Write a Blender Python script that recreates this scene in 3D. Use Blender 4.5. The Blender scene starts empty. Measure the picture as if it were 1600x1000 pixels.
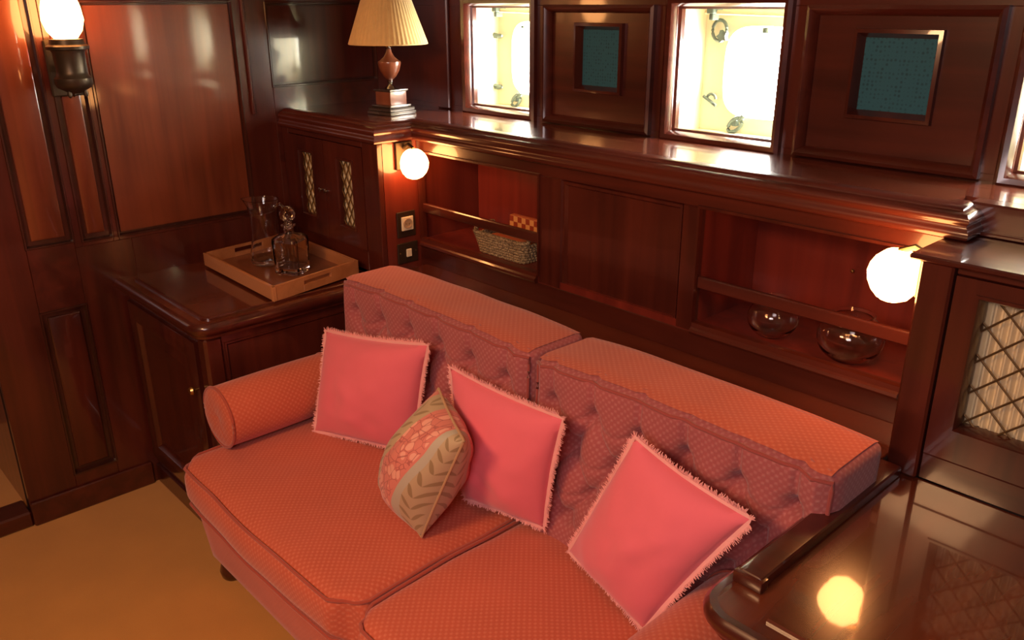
import bpy, bmesh, math, random
from mathutils import Vector, Matrix, noise
random.seed(7)
S = bpy.context.scene
COL = S.collection

# ------------------------------------------------------------------ camera
cam_d = bpy.data.cameras.new('camera'); cam = bpy.data.objects.new('camera', cam_d); COL.objects.link(cam)
YAW, PITCH, ROLL, F = -0.8219367, 0.36316813, -0.00466433, 1315.46663
ca, sa, cb, sb = math.cos(YAW), math.sin(YAW), math.cos(PITCH), math.sin(PITCH)
fwd = Vector((sa*cb, ca*cb, -sb)); right = Vector((ca, -sa, 0)); up = right.cross(fwd)
r2 = right*math.cos(ROLL)+up*math.sin(ROLL); u2 = -right*math.sin(ROLL)+up*math.cos(ROLL)
M = Matrix((r2, u2, -fwd)).transposed().to_4x4(); M.translation = Vector((0, 0, 1.6))
cam.matrix_world = M
cam_d.sensor_fit = 'HORIZONTAL'; cam_d.sensor_width = 36; cam_d.lens = F/1600*36
cam_d.clip_start = 0.02
S.camera = cam

# ------------------------------------------------------------------ world, lights, exposure
w = bpy.data.worlds.new('world'); S.world = w; w.use_nodes = True
w.node_tree.nodes['Background'].inputs[0].default_value = (0.30, 0.20, 0.15, 1)
w.node_tree.nodes['Background'].inputs[1].default_value = 0.15
S.view_settings.view_transform = 'Standard'; S.view_settings.look = 'None'
S.view_settings.gamma = 1; S.view_settings.exposure = 0.0; S.view_settings.use_curve_mapping = False

def area(name, loc, target, size, power, color, sy=None):
    d = bpy.data.lights.new(name, 'AREA'); d.energy = power; d.color = color; d.size = size
    if sy: d.shape = 'RECTANGLE'; d.size_y = sy
    o = bpy.data.objects.new(name, d); COL.objects.link(o); o.location = loc
    o.rotation_euler = (Vector(target)-Vector(loc)).to_track_quat('-Z', 'Y').to_euler()
    return o
area('cabin_ceiling_light', (-1.05, -0.45, 2.0), (-1.35, 0.6, 0), 0.4, 32, (1.0, 0.52, 0.24))
area('skylight_hatch', (0.0, -0.7, 2.02), (-1.1, 1.2, 0.7), 0.8, 32, (1.0, 0.80, 0.80))

# ------------------------------------------------------------------ materials
def nm(name):
    m = bpy.data.materials.new(name); m.use_nodes = True
    nt = m.node_tree; return m, nt, nt.nodes['Principled BSDF']
def N(nt, t, **k):
    n = nt.nodes.new(t)
    for a, b in k.items(): setattr(n, a, b)
    return n
def plain(name, col, rough=.5, metal=0, coat=0, emit=None, es=0):
    m, nt, p = nm(name)
    p.inputs['Base Color'].default_value = (*col, 1); p.inputs['Roughness'].default_value = rough
    p.inputs['Metallic'].default_value = metal; p.inputs['Coat Weight'].default_value = coat
    if emit: p.inputs['Emission Color'].default_value = (*emit, 1); p.inputs['Emission Strength'].default_value = es
    return m
def wood(name, c1, c2, axis='z', rough=.28, coat=.6, coatr=.06, scale=1.0):
    m, nt, p = nm(name); L = nt.links.new
    tc = N(nt, 'ShaderNodeTexCoord'); mp = N(nt, 'ShaderNodeMapping')
    s = {'x': (1.2, 22, 22), 'y': (22, 1.2, 22), 'z': (22, 22, 1.2)}[axis]
    mp.inputs['Scale'].default_value = [v*scale for v in s]
    L(tc.outputs['Object'], mp.inputs[0])
    n1 = N(nt, 'ShaderNodeTexNoise'); n1.inputs['Scale'].default_value = 1; n1.inputs['Detail'].default_value = 6; n1.inputs['Distortion'].default_value = .6
    L(mp.outputs[0], n1.inputs[0])
    n2 = N(nt, 'ShaderNodeTexNoise'); n2.inputs['Scale'].default_value = 2.2; n2.inputs['Detail'].default_value = 2
    L(tc.outputs['Object'], n2.inputs[0])
    mx = N(nt, 'ShaderNodeMath', operation='ADD'); L(n1.outputs[0], mx.inputs[0]); L(n2.outputs[0], mx.inputs[1])
    cr = N(nt, 'ShaderNodeValToRGB'); cr.color_ramp.elements[0].position = .75/2*1.0; cr.color_ramp.elements[1].position = .62
    cr.color_ramp.elements[0].color = (*c1, 1); cr.color_ramp.elements[1].color = (*c2, 1)
    hm = N(nt, 'ShaderNodeMath', operation='MULTIPLY'); hm.inputs[1].default_value = .5
    L(mx.outputs[0], hm.inputs[0]); L(hm.outputs[0], cr.inputs[0]); L(cr.outputs[0], p.inputs['Base Color'])
    p.inputs['Roughness'].default_value = rough; p.inputs['Coat Weight'].default_value = coat
    p.inputs['Coat Roughness'].default_value = coatr
    p.inputs['Specular IOR Level'].default_value = .5
    b = N(nt, 'ShaderNodeBump'); b.inputs['Strength'].default_value = .04; b.inputs['Distance'].default_value = .002
    n3 = N(nt, 'ShaderNodeTexNoise'); n3.inputs['Scale'].default_value = 14; L(tc.outputs['Object'], n3.inputs[0])
    L(n3.outputs[0], b.inputs['Height']); L(b.outputs[0], p.inputs['Coat Normal'])
    return m
D1, D2 = (0.042, 0.0072, 0.0045), (0.098, 0.0175, 0.0092)
WZ = wood('mahogany_vertical', D1, D2, 'z'); WX = wood('mahogany_long', D1, D2, 'x'); WY = wood('mahogany_deep', D1, D2, 'y')
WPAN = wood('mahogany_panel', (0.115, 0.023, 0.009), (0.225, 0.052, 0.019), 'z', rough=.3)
WTOP = wood('mahogany_polished', (0.080, 0.015, 0.006), (0.16, 0.034, 0.013), 'y', rough=.22, coat=1, coatr=.045)
WTOPX = wood('mahogany_polished_long', (0.075, 0.014, 0.007), (0.15, 0.030, 0.014), 'x', rough=.25, coat=1, coatr=.08)
WSIDE = wood('mahogany_gloss_side', (0.11, 0.016, 0.009), (0.20, 0.030, 0.015), 'z', rough=.35, coat=1, coatr=.05)
WBAY = wood('mahogany_inside', (0.105, 0.0125, 0.008), (0.205, 0.025, 0.014), 'z', rough=.35, coat=.3)
WGRV = wood('mahogany_groove_shade', (0.030, 0.008, 0.005), (0.06, 0.016, 0.009), 'z')  # panel groove wood, darkened in its colour to stand for the shade there
WTRAY = wood('light_tray_wood', (0.36, 0.13, 0.045), (0.52, 0.22, 0.085), 'x', rough=.4, coat=.2)
WFLD = wood('orange_wood', (0.48, 0.12, 0.04), (0.6, 0.17, 0.06), 'x', rough=.5, coat=.1)
def weave_fabric(name, base, light, pitch=.0155, rough=.92, amt=.5, bump=.4):
    m, nt, p = nm(name); L = nt.links.new
    uv = N(nt, 'ShaderNodeUVMap'); sp = N(nt, 'ShaderNodeSeparateXYZ'); L(uv.outputs[0], sp.inputs[0])
    def mth(op, a, b=None):
        n = N(nt, 'ShaderNodeMath', operation=op)
        for i, v in enumerate((a, b)):
            if v is None: continue
            if isinstance(v, (int, float)): n.inputs[i].default_value = v
            else: L(v, n.inputs[i])
        return n.outputs[0]
    k = 2*math.pi/pitch
    cx = mth('COSINE', mth('MULTIPLY', sp.outputs[0], k)); cy = mth('COSINE', mth('MULTIPLY', sp.outputs[1], k))
    s_ = mth('MULTIPLY', cx, cy)                                      # diamond lattice
    mr = N(nt, 'ShaderNodeMapRange'); mr.inputs['From Min'].default_value = -.1; mr.inputs['From Max'].default_value = .9
    L(s_, mr.inputs['Value'])
    nz = N(nt, 'ShaderNodeTexNoise'); nz.inputs['Scale'].default_value = 260; nz.inputs['Detail'].default_value = 2; L(uv.outputs[0], nz.inputs[0])
    f = mth('MULTIPLY', mth('MULTIPLY', mr.outputs[0], amt), mth('MULTIPLY', nz.outputs[0], 1.8))
    mix = N(nt, 'ShaderNodeMix', data_type='RGBA'); L(f, mix.inputs[0])
    n2 = N(nt, 'ShaderNodeTexNoise'); n2.inputs['Scale'].default_value = 5; L(uv.outputs[0], n2.inputs[0])
    hv = N(nt, 'ShaderNodeMix', data_type='RGBA'); L(n2.outputs[0], hv.inputs[0])
    hv.inputs[6].default_value = (*[c*.85 for c in base], 1); hv.inputs[7].default_value = (*[c*1.15 for c in base], 1)
    L(hv.outputs[2], mix.inputs[6]); mix.inputs[7].default_value = (*light, 1)
    L(mix.outputs[2], p.inputs['Base Color']); p.inputs['Roughness'].default_value = rough
    p.inputs['Sheen Weight'].default_value = .25; p.inputs['Sheen Roughness'].default_value = .5
    p.inputs['Specular IOR Level'].default_value = .2
    hh = mth('ADD', mth('MULTIPLY', mr.outputs[0], .5), mth('MULTIPLY', nz.outputs[0], .5))
    b = N(nt, 'ShaderNodeBump'); b.inputs['Strength'].default_value = bump; b.inputs['Distance'].default_value = .0015
    L(hh, b.inputs['Height']); L(b.outputs[0], p.inputs['Normal'])
    return m
FSEAT = weave_fabric('coral_diamond_fabric', (0.56, 0.115, 0.060), (0.72, 0.25, 0.15))
FBACK = weave_fabric('rose_diamond_fabric', (0.40, 0.105, 0.105), (0.58, 0.25, 0.23))
FBASE = weave_fabric('coral_plain_fabric', (0.60, 0.12, 0.060), (0.66, 0.18, 0.10), amt=.25)
def cloth(name, col, sc=900, bump=.3, var=.1):
    m, nt, p = nm(name); L = nt.links.new
    tc = N(nt, 'ShaderNodeTexCoord'); n = N(nt, 'ShaderNodeTexNoise'); n.inputs['Scale'].default_value = 6; L(tc.outputs['Object'], n.inputs[0])
    mix = N(nt, 'ShaderNodeMix', data_type='RGBA'); L(n.outputs[0], mix.inputs[0])
    mix.inputs[6].default_value = (*[c*(1-var) for c in col], 1); mix.inputs[7].default_value = (*[min(1, c*(1+var)) for c in col], 1)
    L(mix.outputs[2], p.inputs['Base Color']); p.inputs['Roughness'].default_value = .9; p.inputs['Sheen Weight'].default_value = .3
    p.inputs['Specular IOR Level'].default_value = .2
    n2 = N(nt, 'ShaderNodeTexNoise'); n2.inputs['Scale'].default_value = sc; L(tc.outputs['Object'], n2.inputs[0])
    b = N(nt, 'ShaderNodeBump'); b.inputs['Strength'].default_value = bump; b.inputs['Distance'].default_value = .001
    L(n2.outputs[0], b.inputs['Height']); L(b.outputs[0], p.inputs['Normal'])
    return m
PINK = cloth('pink_linen', (0.86, 0.175, 0.225)); FRINGE = cloth('pale_pink_fringe', (0.92, 0.45, 0.42))
PIPE = cloth('coral_piping', (0.40, 0.075, 0.045)); CARPET = cloth('gold_carpet', (0.60, 0.28, 0.055), 500, .8, .12)
PIPEB = cloth('rose_piping', (0.34, 0.07, 0.06))
TEAL = None
def mesh_cloth():
    m, nt, p = nm('teal_speaker_mesh'); L = nt.links.new
    tc = N(nt, 'ShaderNodeTexCoord')
    v = N(nt, 'ShaderNodeTexVoronoi'); v.inputs['Scale'].default_value = 110; v.inputs['Randomness'].default_value = .25
    L(tc.outputs['Object'], v.inputs[0])
    cr = N(nt, 'ShaderNodeValToRGB'); cr.color_ramp.elements[0].color = (0.006, 0.030, 0.038, 1); cr.color_ramp.elements[1].color = (0.022, 0.115, 0.150, 1)
    cr.color_ramp.elements[0].position = .15; cr.color_ramp.elements[1].position = .5
    L(v.outputs[0], cr.inputs[0]); L(cr.outputs[0], p.inputs['Base Color']); p.inputs['Roughness'].default_value = .8
    return m
TEAL = mesh_cloth()
CREAM = plain('cream_paint', (0.90, 0.84, 0.60), .5); WHITE = plain('white_plastic', (0.80, 0.70, 0.50), .35)
BRASS = plain('aged_brass', (0.55, 0.36, 0.14), .3, 1); BRONZE = plain('dark_bronze', (0.075, 0.055, 0.035), .4, .7)
DARK = plain('dark_plate', (0.035, 0.018, 0.010), .45, .2); STEEL = plain('silvered_metal', (0.5, 0.48, 0.45), .18, 1)
GREEN = plain('weathered_latch_metal', (0.10, 0.13, 0.11), .5, .3)
BLACKW = plain('dark_gap', (0.02, 0.006, 0.004), .7)
DAY = plain('daylight_pane', (1, 1, 1), .2, emit=(1.0, .98, .90), es=50)
GLOW = plain('lit_glass_shade', (1, .8, .5), .3, emit=(1.0, .40, .12), es=27)
ROOMW = plain('plain_room_wall', (0.20, 0.09, 0.05), .5); CEIL = plain('ceiling_paint', (0.34, 0.25, 0.18), .6)
def glass(name, col=(1, 1, 1), rough=0.0):
    m, nt, p = nm(name)
    p.inputs['Base Color'].default_value = (*col, 1); p.inputs['Transmission Weight'].default_value = 1
    p.inputs['Roughness'].default_value = rough; p.inputs['IOR'].default_value = 1.47
    return m
GLASS = glass('clear_glass')
def pleated(name, c, k, tr=0):
    m, nt, p = nm(name); L = nt.links.new
    tc = N(nt, 'ShaderNodeTexCoord'); n = N(nt, 'ShaderNodeTexNoise'); n.inputs['Scale'].default_value = k; L(tc.outputs['Object'], n.inputs[0])
    mix = N(nt, 'ShaderNodeMix', data_type='RGBA'); L(n.outputs[0], mix.inputs[0])
    mix.inputs[6].default_value = (*[v*.8 for v in c], 1); mix.inputs[7].default_value = (*c, 1)
    L(mix.outputs[2], p.inputs['Base Color']); p.inputs['Roughness'].default_value = .8
    p.inputs['Sheen Weight'].default_value = .2
    return m
SHADE = pleated('cream_pleated_silk', (0.82, 0.54, 0.20), 60); CURT = pleated('cream_pleated_curtain', (0.85, 0.70, 0.42), 40)
def wicker():
    m, nt, p = nm('woven_wicker'); L = nt.links.new
    tc = N(nt, 'ShaderNodeTexCoord'); n = N(nt, 'ShaderNodeTexNoise'); n.inputs['Scale'].default_value = 220; L(tc.outputs['Object'], n.inputs[0])
    cr = N(nt, 'ShaderNodeValToRGB'); cr.color_ramp.elements[0].color = (0.10, 0.06, 0.028, 1); cr.color_ramp.elements[1].color = (0.46, 0.33, 0.17, 1)
    cr.color_ramp.elements[0].position = .35; cr.color_ramp.elements[1].position = .65
    L(n.outputs[0], cr.inputs[0]); L(cr.outputs[0], p.inputs['Base Color']); p.inputs['Roughness'].default_value = .7
    return m
WICK = wicker()
def floral():
    m, nt, p = nm('striped_floral_cotton'); L = nt.links.new
    uv = N(nt, 'ShaderNodeUVMap'); sp = N(nt, 'ShaderNodeSeparateXYZ'); L(uv.outputs[0], sp.inputs[0])
    def mth(op, a, b=None):
        n = N(nt, 'ShaderNodeMath', operation=op)
        for i, v in enumerate((a, b)):
            if v is None: continue
            if isinstance(v, (int, float)): n.inputs[i].default_value = v
            else: L(v, n.inputs[i])
        return n.outputs[0]
    wv = mth('MULTIPLY', mth('SINE', mth('MULTIPLY', sp.outputs[1], 6.5)), .045)
    u = mth('ADD', sp.outputs[0], wv)
    cr = N(nt, 'ShaderNodeValToRGB'); e = cr.color_ramp; e.interpolation = 'CONSTANT'
    beige, rose, grey = (0.52, 0.38, 0.22, 1), (0.70, 0.22, 0.17, 1), (0.50, 0.44, 0.33, 1)
    stops = [(0, rose), (.13, beige), (.40, rose), (.74, grey), (.82, beige)]
    e.elements[0].position = 0; e.elements[0].color = stops[0][1]; e.elements[1].position = stops[1][0]; e.elements[1].color = stops[1][1]
    for pp, c in stops[2:]:
        x = e.elements.new(pp); x.color = c
    L(u, cr.inputs[0])
    # leaves: slanted lens shapes in the beige stripes
    def leafmask(cu, off):
        du = mth('SUBTRACT', u, cu); au = mth('ABSOLUTE', du)
        ph = mth('FRACT', mth('SUBTRACT', mth('MULTIPLY', sp.outputs[1], 9.0), mth('MULTIPLY', au, 9.0)))
        d = mth('ABSOLUTE', mth('SUBTRACT', ph, .5))
        wid = mth('MULTIPLY', mth('SUBTRACT', .105, au), mth('MULTIPLY', au, 75.0))
        return mth('GREATER_THAN', wid, d)
    lm = mth('MAXIMUM', leafmask(.27, 0), leafmask(.92, 0))
    m1 = N(nt, 'ShaderNodeMix', data_type='RGBA'); L(mth('MULTIPLY', lm, .75), m1.inputs[0]); L(cr.outputs[0], m1.inputs[6]); m1.inputs[7].default_value = (0.26, 0.17, 0.07, 1)
    # flowers in the rose stripe
    v = N(nt, 'ShaderNodeTexVoronoi'); v.inputs['Scale'].default_value = 15; L(uv.outputs[0], v.inputs[0])
    v2 = N(nt, 'ShaderNodeTexVoronoi', feature='DISTANCE_TO_EDGE'); v2.inputs['Scale'].default_value = 15; L(uv.outputs[0], v2.inputs[0])
    inr = mth('MULTIPLY', mth('GREATER_THAN', u, .40), mth('LESS_THAN', u, .72))
    rnd = N(nt, 'ShaderNodeSeparateColor'); L(v.outputs['Color'], rnd.inputs[0])
    pet = mth('MULTIPLY', inr, mth('MULTIPLY', mth('GREATER_THAN', rnd.outputs[0], .45), mth('LESS_THAN', v.outputs[0], .55)))
    m2 = N(nt, 'ShaderNodeMix', data_type='RGBA'); L(mth('MULTIPLY', pet, .7), m2.inputs[0]); L(m1.outputs[2], m2.inputs[6]); m2.inputs[7].default_value = (0.90, 0.46, 0.34, 1)
    ln = mth('MULTIPLY', inr, mth('LESS_THAN', v2.outputs[0], .035))
    m3 = N(nt, 'ShaderNodeMix', data_type='RGBA'); L(mth('MULTIPLY', ln, .6), m3.inputs[0]); L(m2.outputs[2], m3.inputs[6]); m3.inputs[7].default_value = (0.32, 0.06, 0.06, 1)
    L(m3.outputs[2], p.inputs['Base Color']); p.inputs['Roughness'].default_value = .75; p.inputs['Sheen Weight'].default_value = .2
    return m
FLORAL = floral()
def check():
    m, nt, p = nm('inlaid_chequer_wood'); L = nt.links.new
    tc = N(nt, 'ShaderNodeTexCoord'); c = N(nt, 'ShaderNodeTexChecker'); c.inputs['Scale'].default_value = 1/.0185
    mp = N(nt, 'ShaderNodeMapping'); mp.inputs['Location'].default_value = (0.0005, .0005, .0005); L(tc.outputs['Object'], mp.inputs[0]); L(mp.outputs[0], c.inputs[0])
    c.inputs[1].default_value = (0.62, 0.30, 0.10, 1); c.inputs[2].default_value = (0.28, 0.045, 0.018, 1)
    L(c.outputs[0], p.inputs['Base Color']); p.inputs['Roughness'].default_value = .35; p.inputs['Coat Weight'].default_value = .3
    return m
CHECK = check()

# ------------------------------------------------------------------ mesh helpers
def thing(name, label, cat, loc=(0, 0, 0), group=None, rz=0):
    o = bpy.data.objects.new(name, None); COL.objects.link(o); o.location = loc; o.rotation_euler = (0, 0, rz)
    o.empty_display_size = .05
    o['label'] = label; o['category'] = cat
    if group: o['group'] = group
    return o
def wloc(p):
    v = Vector((0, 0, 0))
    while p is not None: v += p.location; p = p.parent
    return v
def obj(name, bm, mat, parent=None, smooth=True, origin=None, local=False, ang=35):
    """link bm (world coordinates, or coordinates local to the parent) as one mesh object"""
    bmesh.ops.recalc_face_normals(bm, faces=bm.faces)
    if smooth:
        for f in bm.faces: f.smooth = True
        for e in bm.edges:
            if len(e.link_faces) == 2 and e.calc_face_angle(0) > math.radians(ang): e.smooth = False
    me = bpy.data.meshes.new(name); o = bpy.data.objects.new(name, me); COL.objects.link(o)
    pl = Vector((0, 0, 0)) if parent is None else wloc(parent)
    if parent is None or local:
        og = Vector(origin) if origin else Vector((0, 0, 0))
    else:
        og = pl
    if not local: bmesh.ops.translate(bm, verts=bm.verts, vec=-og)
    bm.to_mesh(me); bm.free(); me.materials.append(mat)
    if parent is None: o.location = og
    else: o.parent = parent
    return o
def tag(o, label, cat, group=None):
    o['label'] = label; o['category'] = cat
    if group: o['group'] = group
    return o
def struct(o, label, cat='structure'):
    o['kind'] = 'structure'; o['label'] = label; o['category'] = cat; return o
def box(bm, x0, x1, y0, y1, z0, z1, bev=.002, seg=1):
    t = bmesh.new()
    r = bmesh.ops.create_cube(t, size=1)
    for v in t.verts:
        v.co = Vector(((x0+x1)/2+v.co.x*(x1-x0), (y0+y1)/2+v.co.y*(y1-y0), (z0+z1)/2+v.co.z*(z1-z0)))
    if bev: bmesh.ops.bevel(t, geom=t.edges[:], offset=bev, segments=seg, affect='EDGES', profile=.7)
    join(bm, t); return bm
def join(bm, t):
    me = bpy.data.meshes.new('tmp'); t.to_mesh(me); t.free(); bm.from_mesh(me); bpy.data.meshes.remove(me)
def B(x0, x1, y0, y1, z0, z1, bev=.002, seg=1): return box(bmesh.new(), x0, x1, y0, y1, z0, z1, bev, seg)
# local wall frames: (u, v, w) -> world ; w points into the cabin
def backf(Y): return lambda u, v, w_: Vector((u, Y-w_, v))
def leftf(X): return lambda u, v, w_: Vector((X+w_, u, v))
def frontL(Y): return backf(Y)
def boxw(W, u0, u1, v0, v1, w0, w1, bev=.002, bm=None):
    a, b = W(u0, v0, w0), W(u1, v1, w1)
    return box(bm or bmesh.new(), min(a.x, b.x), max(a.x, b.x), min(a.y, b.y), max(a.y, b.y), min(a.z, b.z), max(a.z, b.z), bev)
def ring(W, u0, u1, v0, v1, prof, cap=False, bm=None):
    """rectangular mitred moulding; prof = [(inset, height)...]; cap closes the inner loop"""
    bm = bm or bmesh.new(); loops = []
    for (i, h) in prof:
        loops.append([bm.verts.new(W(u, v, h)) for u, v in ((u0+i, v0+i), (u1-i, v0+i), (u1-i, v1-i), (u0+i, v1-i))])
    for a, b in zip(loops, loops[1:]):
        for k in range(4): bm.faces.new((a[k], a[(k+1) % 4], b[(k+1) % 4], b[k]))
    if cap: bm.faces.new(loops[-1])
    return bm
def sweep(path, prof, zc=0, close_ends=True, closed=False):
    """path: list of (x,y) ; prof list of (out,z) ; out = to the right-hand side of travel"""
    bm = bmesh.new(); n = len(path); rows = []
    P = [Vector(p) for p in path]
    for i in range(n):
        if closed: d0 = (P[i]-P[i-1]).normalized(); d1 = (P[(i+1) % n]-P[i]).normalized()
        else:
            d0 = (P[i]-P[i-1]).normalized() if i else (P[1]-P[0]).normalized()
            d1 = (P[i+1]-P[i]).normalized() if i < n-1 else d0
        n0 = Vector((d0.y, -d0.x)); n1 = Vector((d1.y, -d1.x)); mdir = (n0+n1).normalized(); k = 1/max(.3, mdir.dot(n0))
        rows.append([bm.verts.new((P[i].x+mdir.x*o*k, P[i].y+mdir.y*o*k, z)) for o, z in prof])
    rng = range(n) if closed else range(n-1)
    for i in rng:
        a, b = rows[i], rows[(i+1) % n]
        for j in range(len(prof)-1): bm.faces.new((a[j], a[j+1], b[j+1], b[j]))
        bm.faces.new((a[-1], a[0], b[0], b[-1]))
    if not closed:
        bm.faces.new(rows[0]); bm.faces.new(rows[-1][::-1])
    return bm
def tube(bm, pts, r, closed=False, seg=6, radii=None):
    pts = [Vector(p) for p in pts]; n = len(pts); rings = []
    up0 = Vector((0, 0, 1))
    for i, p in enumerate(pts):
        a = pts[i-1] if (i or closed) else pts[i]; b = pts[(i+1) % n] if (i < n-1 or closed) else pts[i]
        t = (b-a).normalized(); x = t.cross(up0)
        if x.length < .05: x = t.cross(Vector((0, 1, 0)))
        x.normalize(); y = x.cross(t); rr = radii[i] if radii else r
        rings.append([bm.verts.new(p+(x*math.cos(q)+y*math.sin(q))*rr) for q in [2*math.pi*k/seg for k in range(seg)]])
    for i in range(n if closed else n-1):
        a, b = rings[i], rings[(i+1) % n]
        for k in range(seg): bm.faces.new((a[k], a[(k+1) % seg], b[(k+1) % seg], b[k]))
    if not closed: bm.faces.new(rings[0]); bm.faces.new(rings[-1][::-1])
    return bm
def lathe(prof, c=(0, 0, 0), seg=40, bm=None, fn=None):
    """prof = [(r,z)...] closed on the axis where r==0"""
    bm = bm or bmesh.new(); rows = []
    for r, z in prof:
        if r < 1e-6: rows.append([bm.verts.new((c[0], c[1], c[2]+z))])
        else:
            row = []
            for k in range(seg):
                a = 2*math.pi*k/seg; rr = r*(fn(a, z) if fn else 1)
                row.append(bm.verts.new((c[0]+rr*math.cos(a), c[1]+rr*math.sin(a), c[2]+z)))
            rows.append(row)
    for a, b in zip(rows, rows[1:]):
        for k in range(seg):
            q = [a[k % len(a)], a[(k+1) % len(a)], b[(k+1) % len(b)], b[k % len(b)]]
            q = list(dict.fromkeys(q))
            if len(q) > 2:
                try: bm.faces.new(q)
                except ValueError: pass
    return bm
def rbox(x0, x1, y0, y1, z0, z1, r, n=(20, 20, 8), fn=None):
    """box with rounded edges on a dense grid (so it can be shaped by fn(co, s, t, q) with s,t,q in -1..1)"""
    bm = bmesh.new(); c = Vector(((x0+x1)/2, (y0+y1)/2, (z0+z1)/2)); h = Vector(((x1-x0)/2, (y1-y0)/2, (z1-z0)/2))
    vm = {}
    def V(i, j, k):
        key = (i, j, k)
        if key not in vm:
            s = Vector((-1+2*i/n[0], -1+2*j/n[1], -1+2*k/n[2]))
            p = Vector((s.x*h.x, s.y*h.y, s.z*h.z)); q = Vector([max(-h[a]+r, min(h[a]-r, p[a])) for a in range(3)])
            d = p-q
            if d.length > 1e-9: p = q+d.normalized()*r*min(1, max(abs(d.x), abs(d.y), abs(d.z))/r)
            p = p+c
            if fn: p = fn(p, s)
            vm[key] = bm.verts.new(p)
        return vm[key]
    for i in range(n[0]):
        for j in range(n[1]):
            for k in (0, n[2]): bm.faces.new((V(i, j, k), V(i+1, j, k), V(i+1, j+1, k), V(i, j+1, k)))
    for i in range(n[0]):
        for k in range(n[2]):
            for j in (0, n[1]): bm.faces.new((V(i, j, k), V(i+1, j, k), V(i+1, j, k+1), V(i, j, k+1)))
    for j in range(n[1]):
        for k in range(n[2]):
            for i in (0, n[0]): bm.faces.new((V(i, j, k), V(i, j+1, k), V(i, j+1, k+1), V(i, j, k+1)))
    return bm
def boxuv(o):
    me = o.data; uv = me.uv_layers.new(name='UVMap')
    for p in me.polygons:
        n = p.normal; a = max(range(3), key=lambda i: abs(n[i])); ax = [(1, 2), (0, 2), (0, 1)][a]
        for li in p.loop_indices:
            co = me.vertices[me.loops[li].vertex_index].co
            uv.data[li].uv = (co[ax[0]], co[ax[1]])
    return o
RAISED = [(0, .000), (.004, .010), (.012, .014), (.018, .010), (.024, .002), (.055, .009), (.058, .012)]
MOULD = [(0, 0), (0, .012), (.006, .017), (.012, .014), (.018, .004), (.022, .001)]

# ================================================================== SETTING
XL, YW, ZTOP = -2.777, 1.891, 2.04
struct(obj('floor', B(-3.7, 1.4, -1.8, 2.2, -.05, 0, 0), CARPET), 'golden brown fitted carpet on the cabin floor', 'carpet')
struct(obj('ceiling', B(-3.7, 1.4, -1.8, 2.2, ZTOP, ZTOP+.05, 0), CEIL), 'cabin ceiling above the panelling', 'ceiling')
struct(obj('wall_right', B(1.25, 1.3, -1.8, 2.1, 0, ZTOP, 0), ROOMW), 'brown cabin wall beyond the right cabinet', 'wall')
struct(obj('wall_front', B(-3.7, 1.3, -1.85, -1.8, 0, ZTOP, 0), ROOMW), 'brown cabin wall facing the sofa', 'wall')

# --- left bulkhead with its panels
wl = bpy.data.objects.new('wall_left', None); COL.objects.link(wl); wl.location = (XL, .45, 0); struct(wl, 'left mahogany bulkhead of raised panels beside the doorway', 'wall')
L_ = leftf(XL)
obj('wall_core', B(XL-.05, XL-.022, .447, 2.0, 0, ZTOP, 0), BLACKW, wl)
def stile(W, u0, u1, v0, v1, parent, mat, w0=-.03, w1=0., nm_='stile'): return obj(nm_, boxw(W, u0, u1, v0, v1, w0, w1, .0015), mat, parent)
stile(L_, .447, .592, 0, ZTOP, wl, WZ)
stile(L_, .728, .752, .885, ZTOP, wl, WZ)
stile(L_, .728, .90, 0, .885, wl, WZ)
stile(L_, .845, .862, .885, ZTOP, wl, WZ)
stile(L_, .592, .728, 0, .13, wl, WX, nm_='rail'); stile(L_, .592, .728, .70, .905, wl, WX, nm_='rail')
stile(L_, .752, .845, .885, .90, wl, WX, nm_='rail')
stile(L_, .90, 1.89, 0, .885, wl, WZ, nm_='lower_panel')
stile(L_, .862, 1.335, .885, .898, wl, WX, nm_='rail')
stile(L_, 1.335, 1.452, .885, ZTOP, wl, WZ)
stile(L_, 1.452, YW, .885, 1.322, wl, WX, nm_='rail'); stile(L_, 1.452, YW, 1.596, ZTOP, wl, WX, nm_='rail')
stile(L_, .862, 1.335, 1.602, ZTOP, wl, WX, nm_='rail')
FLAT = [(0, .0), (.004, .006), (.010, .006), (.016, -.010), (.030, -.012), (.040, -.003), (.044, -.002)]
for (a, b, c, d) in ((.592, .728, .905, ZTOP), (.752, .845, .90, ZTOP), (.862, 1.335, .898, 1.602), (1.452, 1.889, 1.322, 1.596), (.592, .728, .13, .70)):
    big = b-a > .3
    g = .010 if big else .020
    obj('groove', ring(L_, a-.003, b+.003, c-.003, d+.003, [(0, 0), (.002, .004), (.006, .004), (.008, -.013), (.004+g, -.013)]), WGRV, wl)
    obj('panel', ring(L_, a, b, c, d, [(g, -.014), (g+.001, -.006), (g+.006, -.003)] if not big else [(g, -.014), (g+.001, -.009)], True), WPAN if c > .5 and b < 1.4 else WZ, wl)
obj('edge_bead', boxw(L_, 1.362, 1.374, 1.235, ZTOP, 0, .012, .003), WZ, wl)
struct(obj('baseboard_left', boxw(L_, .447, .838, 0, .085, .0005, .012, .004), WX, origin=(XL, .45, 0)), 'low dark mahogany skirting along the left bulkhead', 'skirting')
struct(obj('trim_1', B(XL-.10, XL+.004, -.60, .446, 0.0, .055, .006), WY, origin=(XL, .2, 0)), 'raised dark wooden sill of the doorway', 'door sill')
struct(obj('wall_corridor', B(-3.7, XL-.055, .460, .50, 0, ZTOP, 0), WPAN), 'brown corridor wall seen through the doorway', 'wall')
struct(obj('wall_corridor_end', B(-3.7, -3.65, -1.8, .46, 0, ZTOP, 0), ROOMW), 'brown end wall of the corridor', 'wall')

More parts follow.
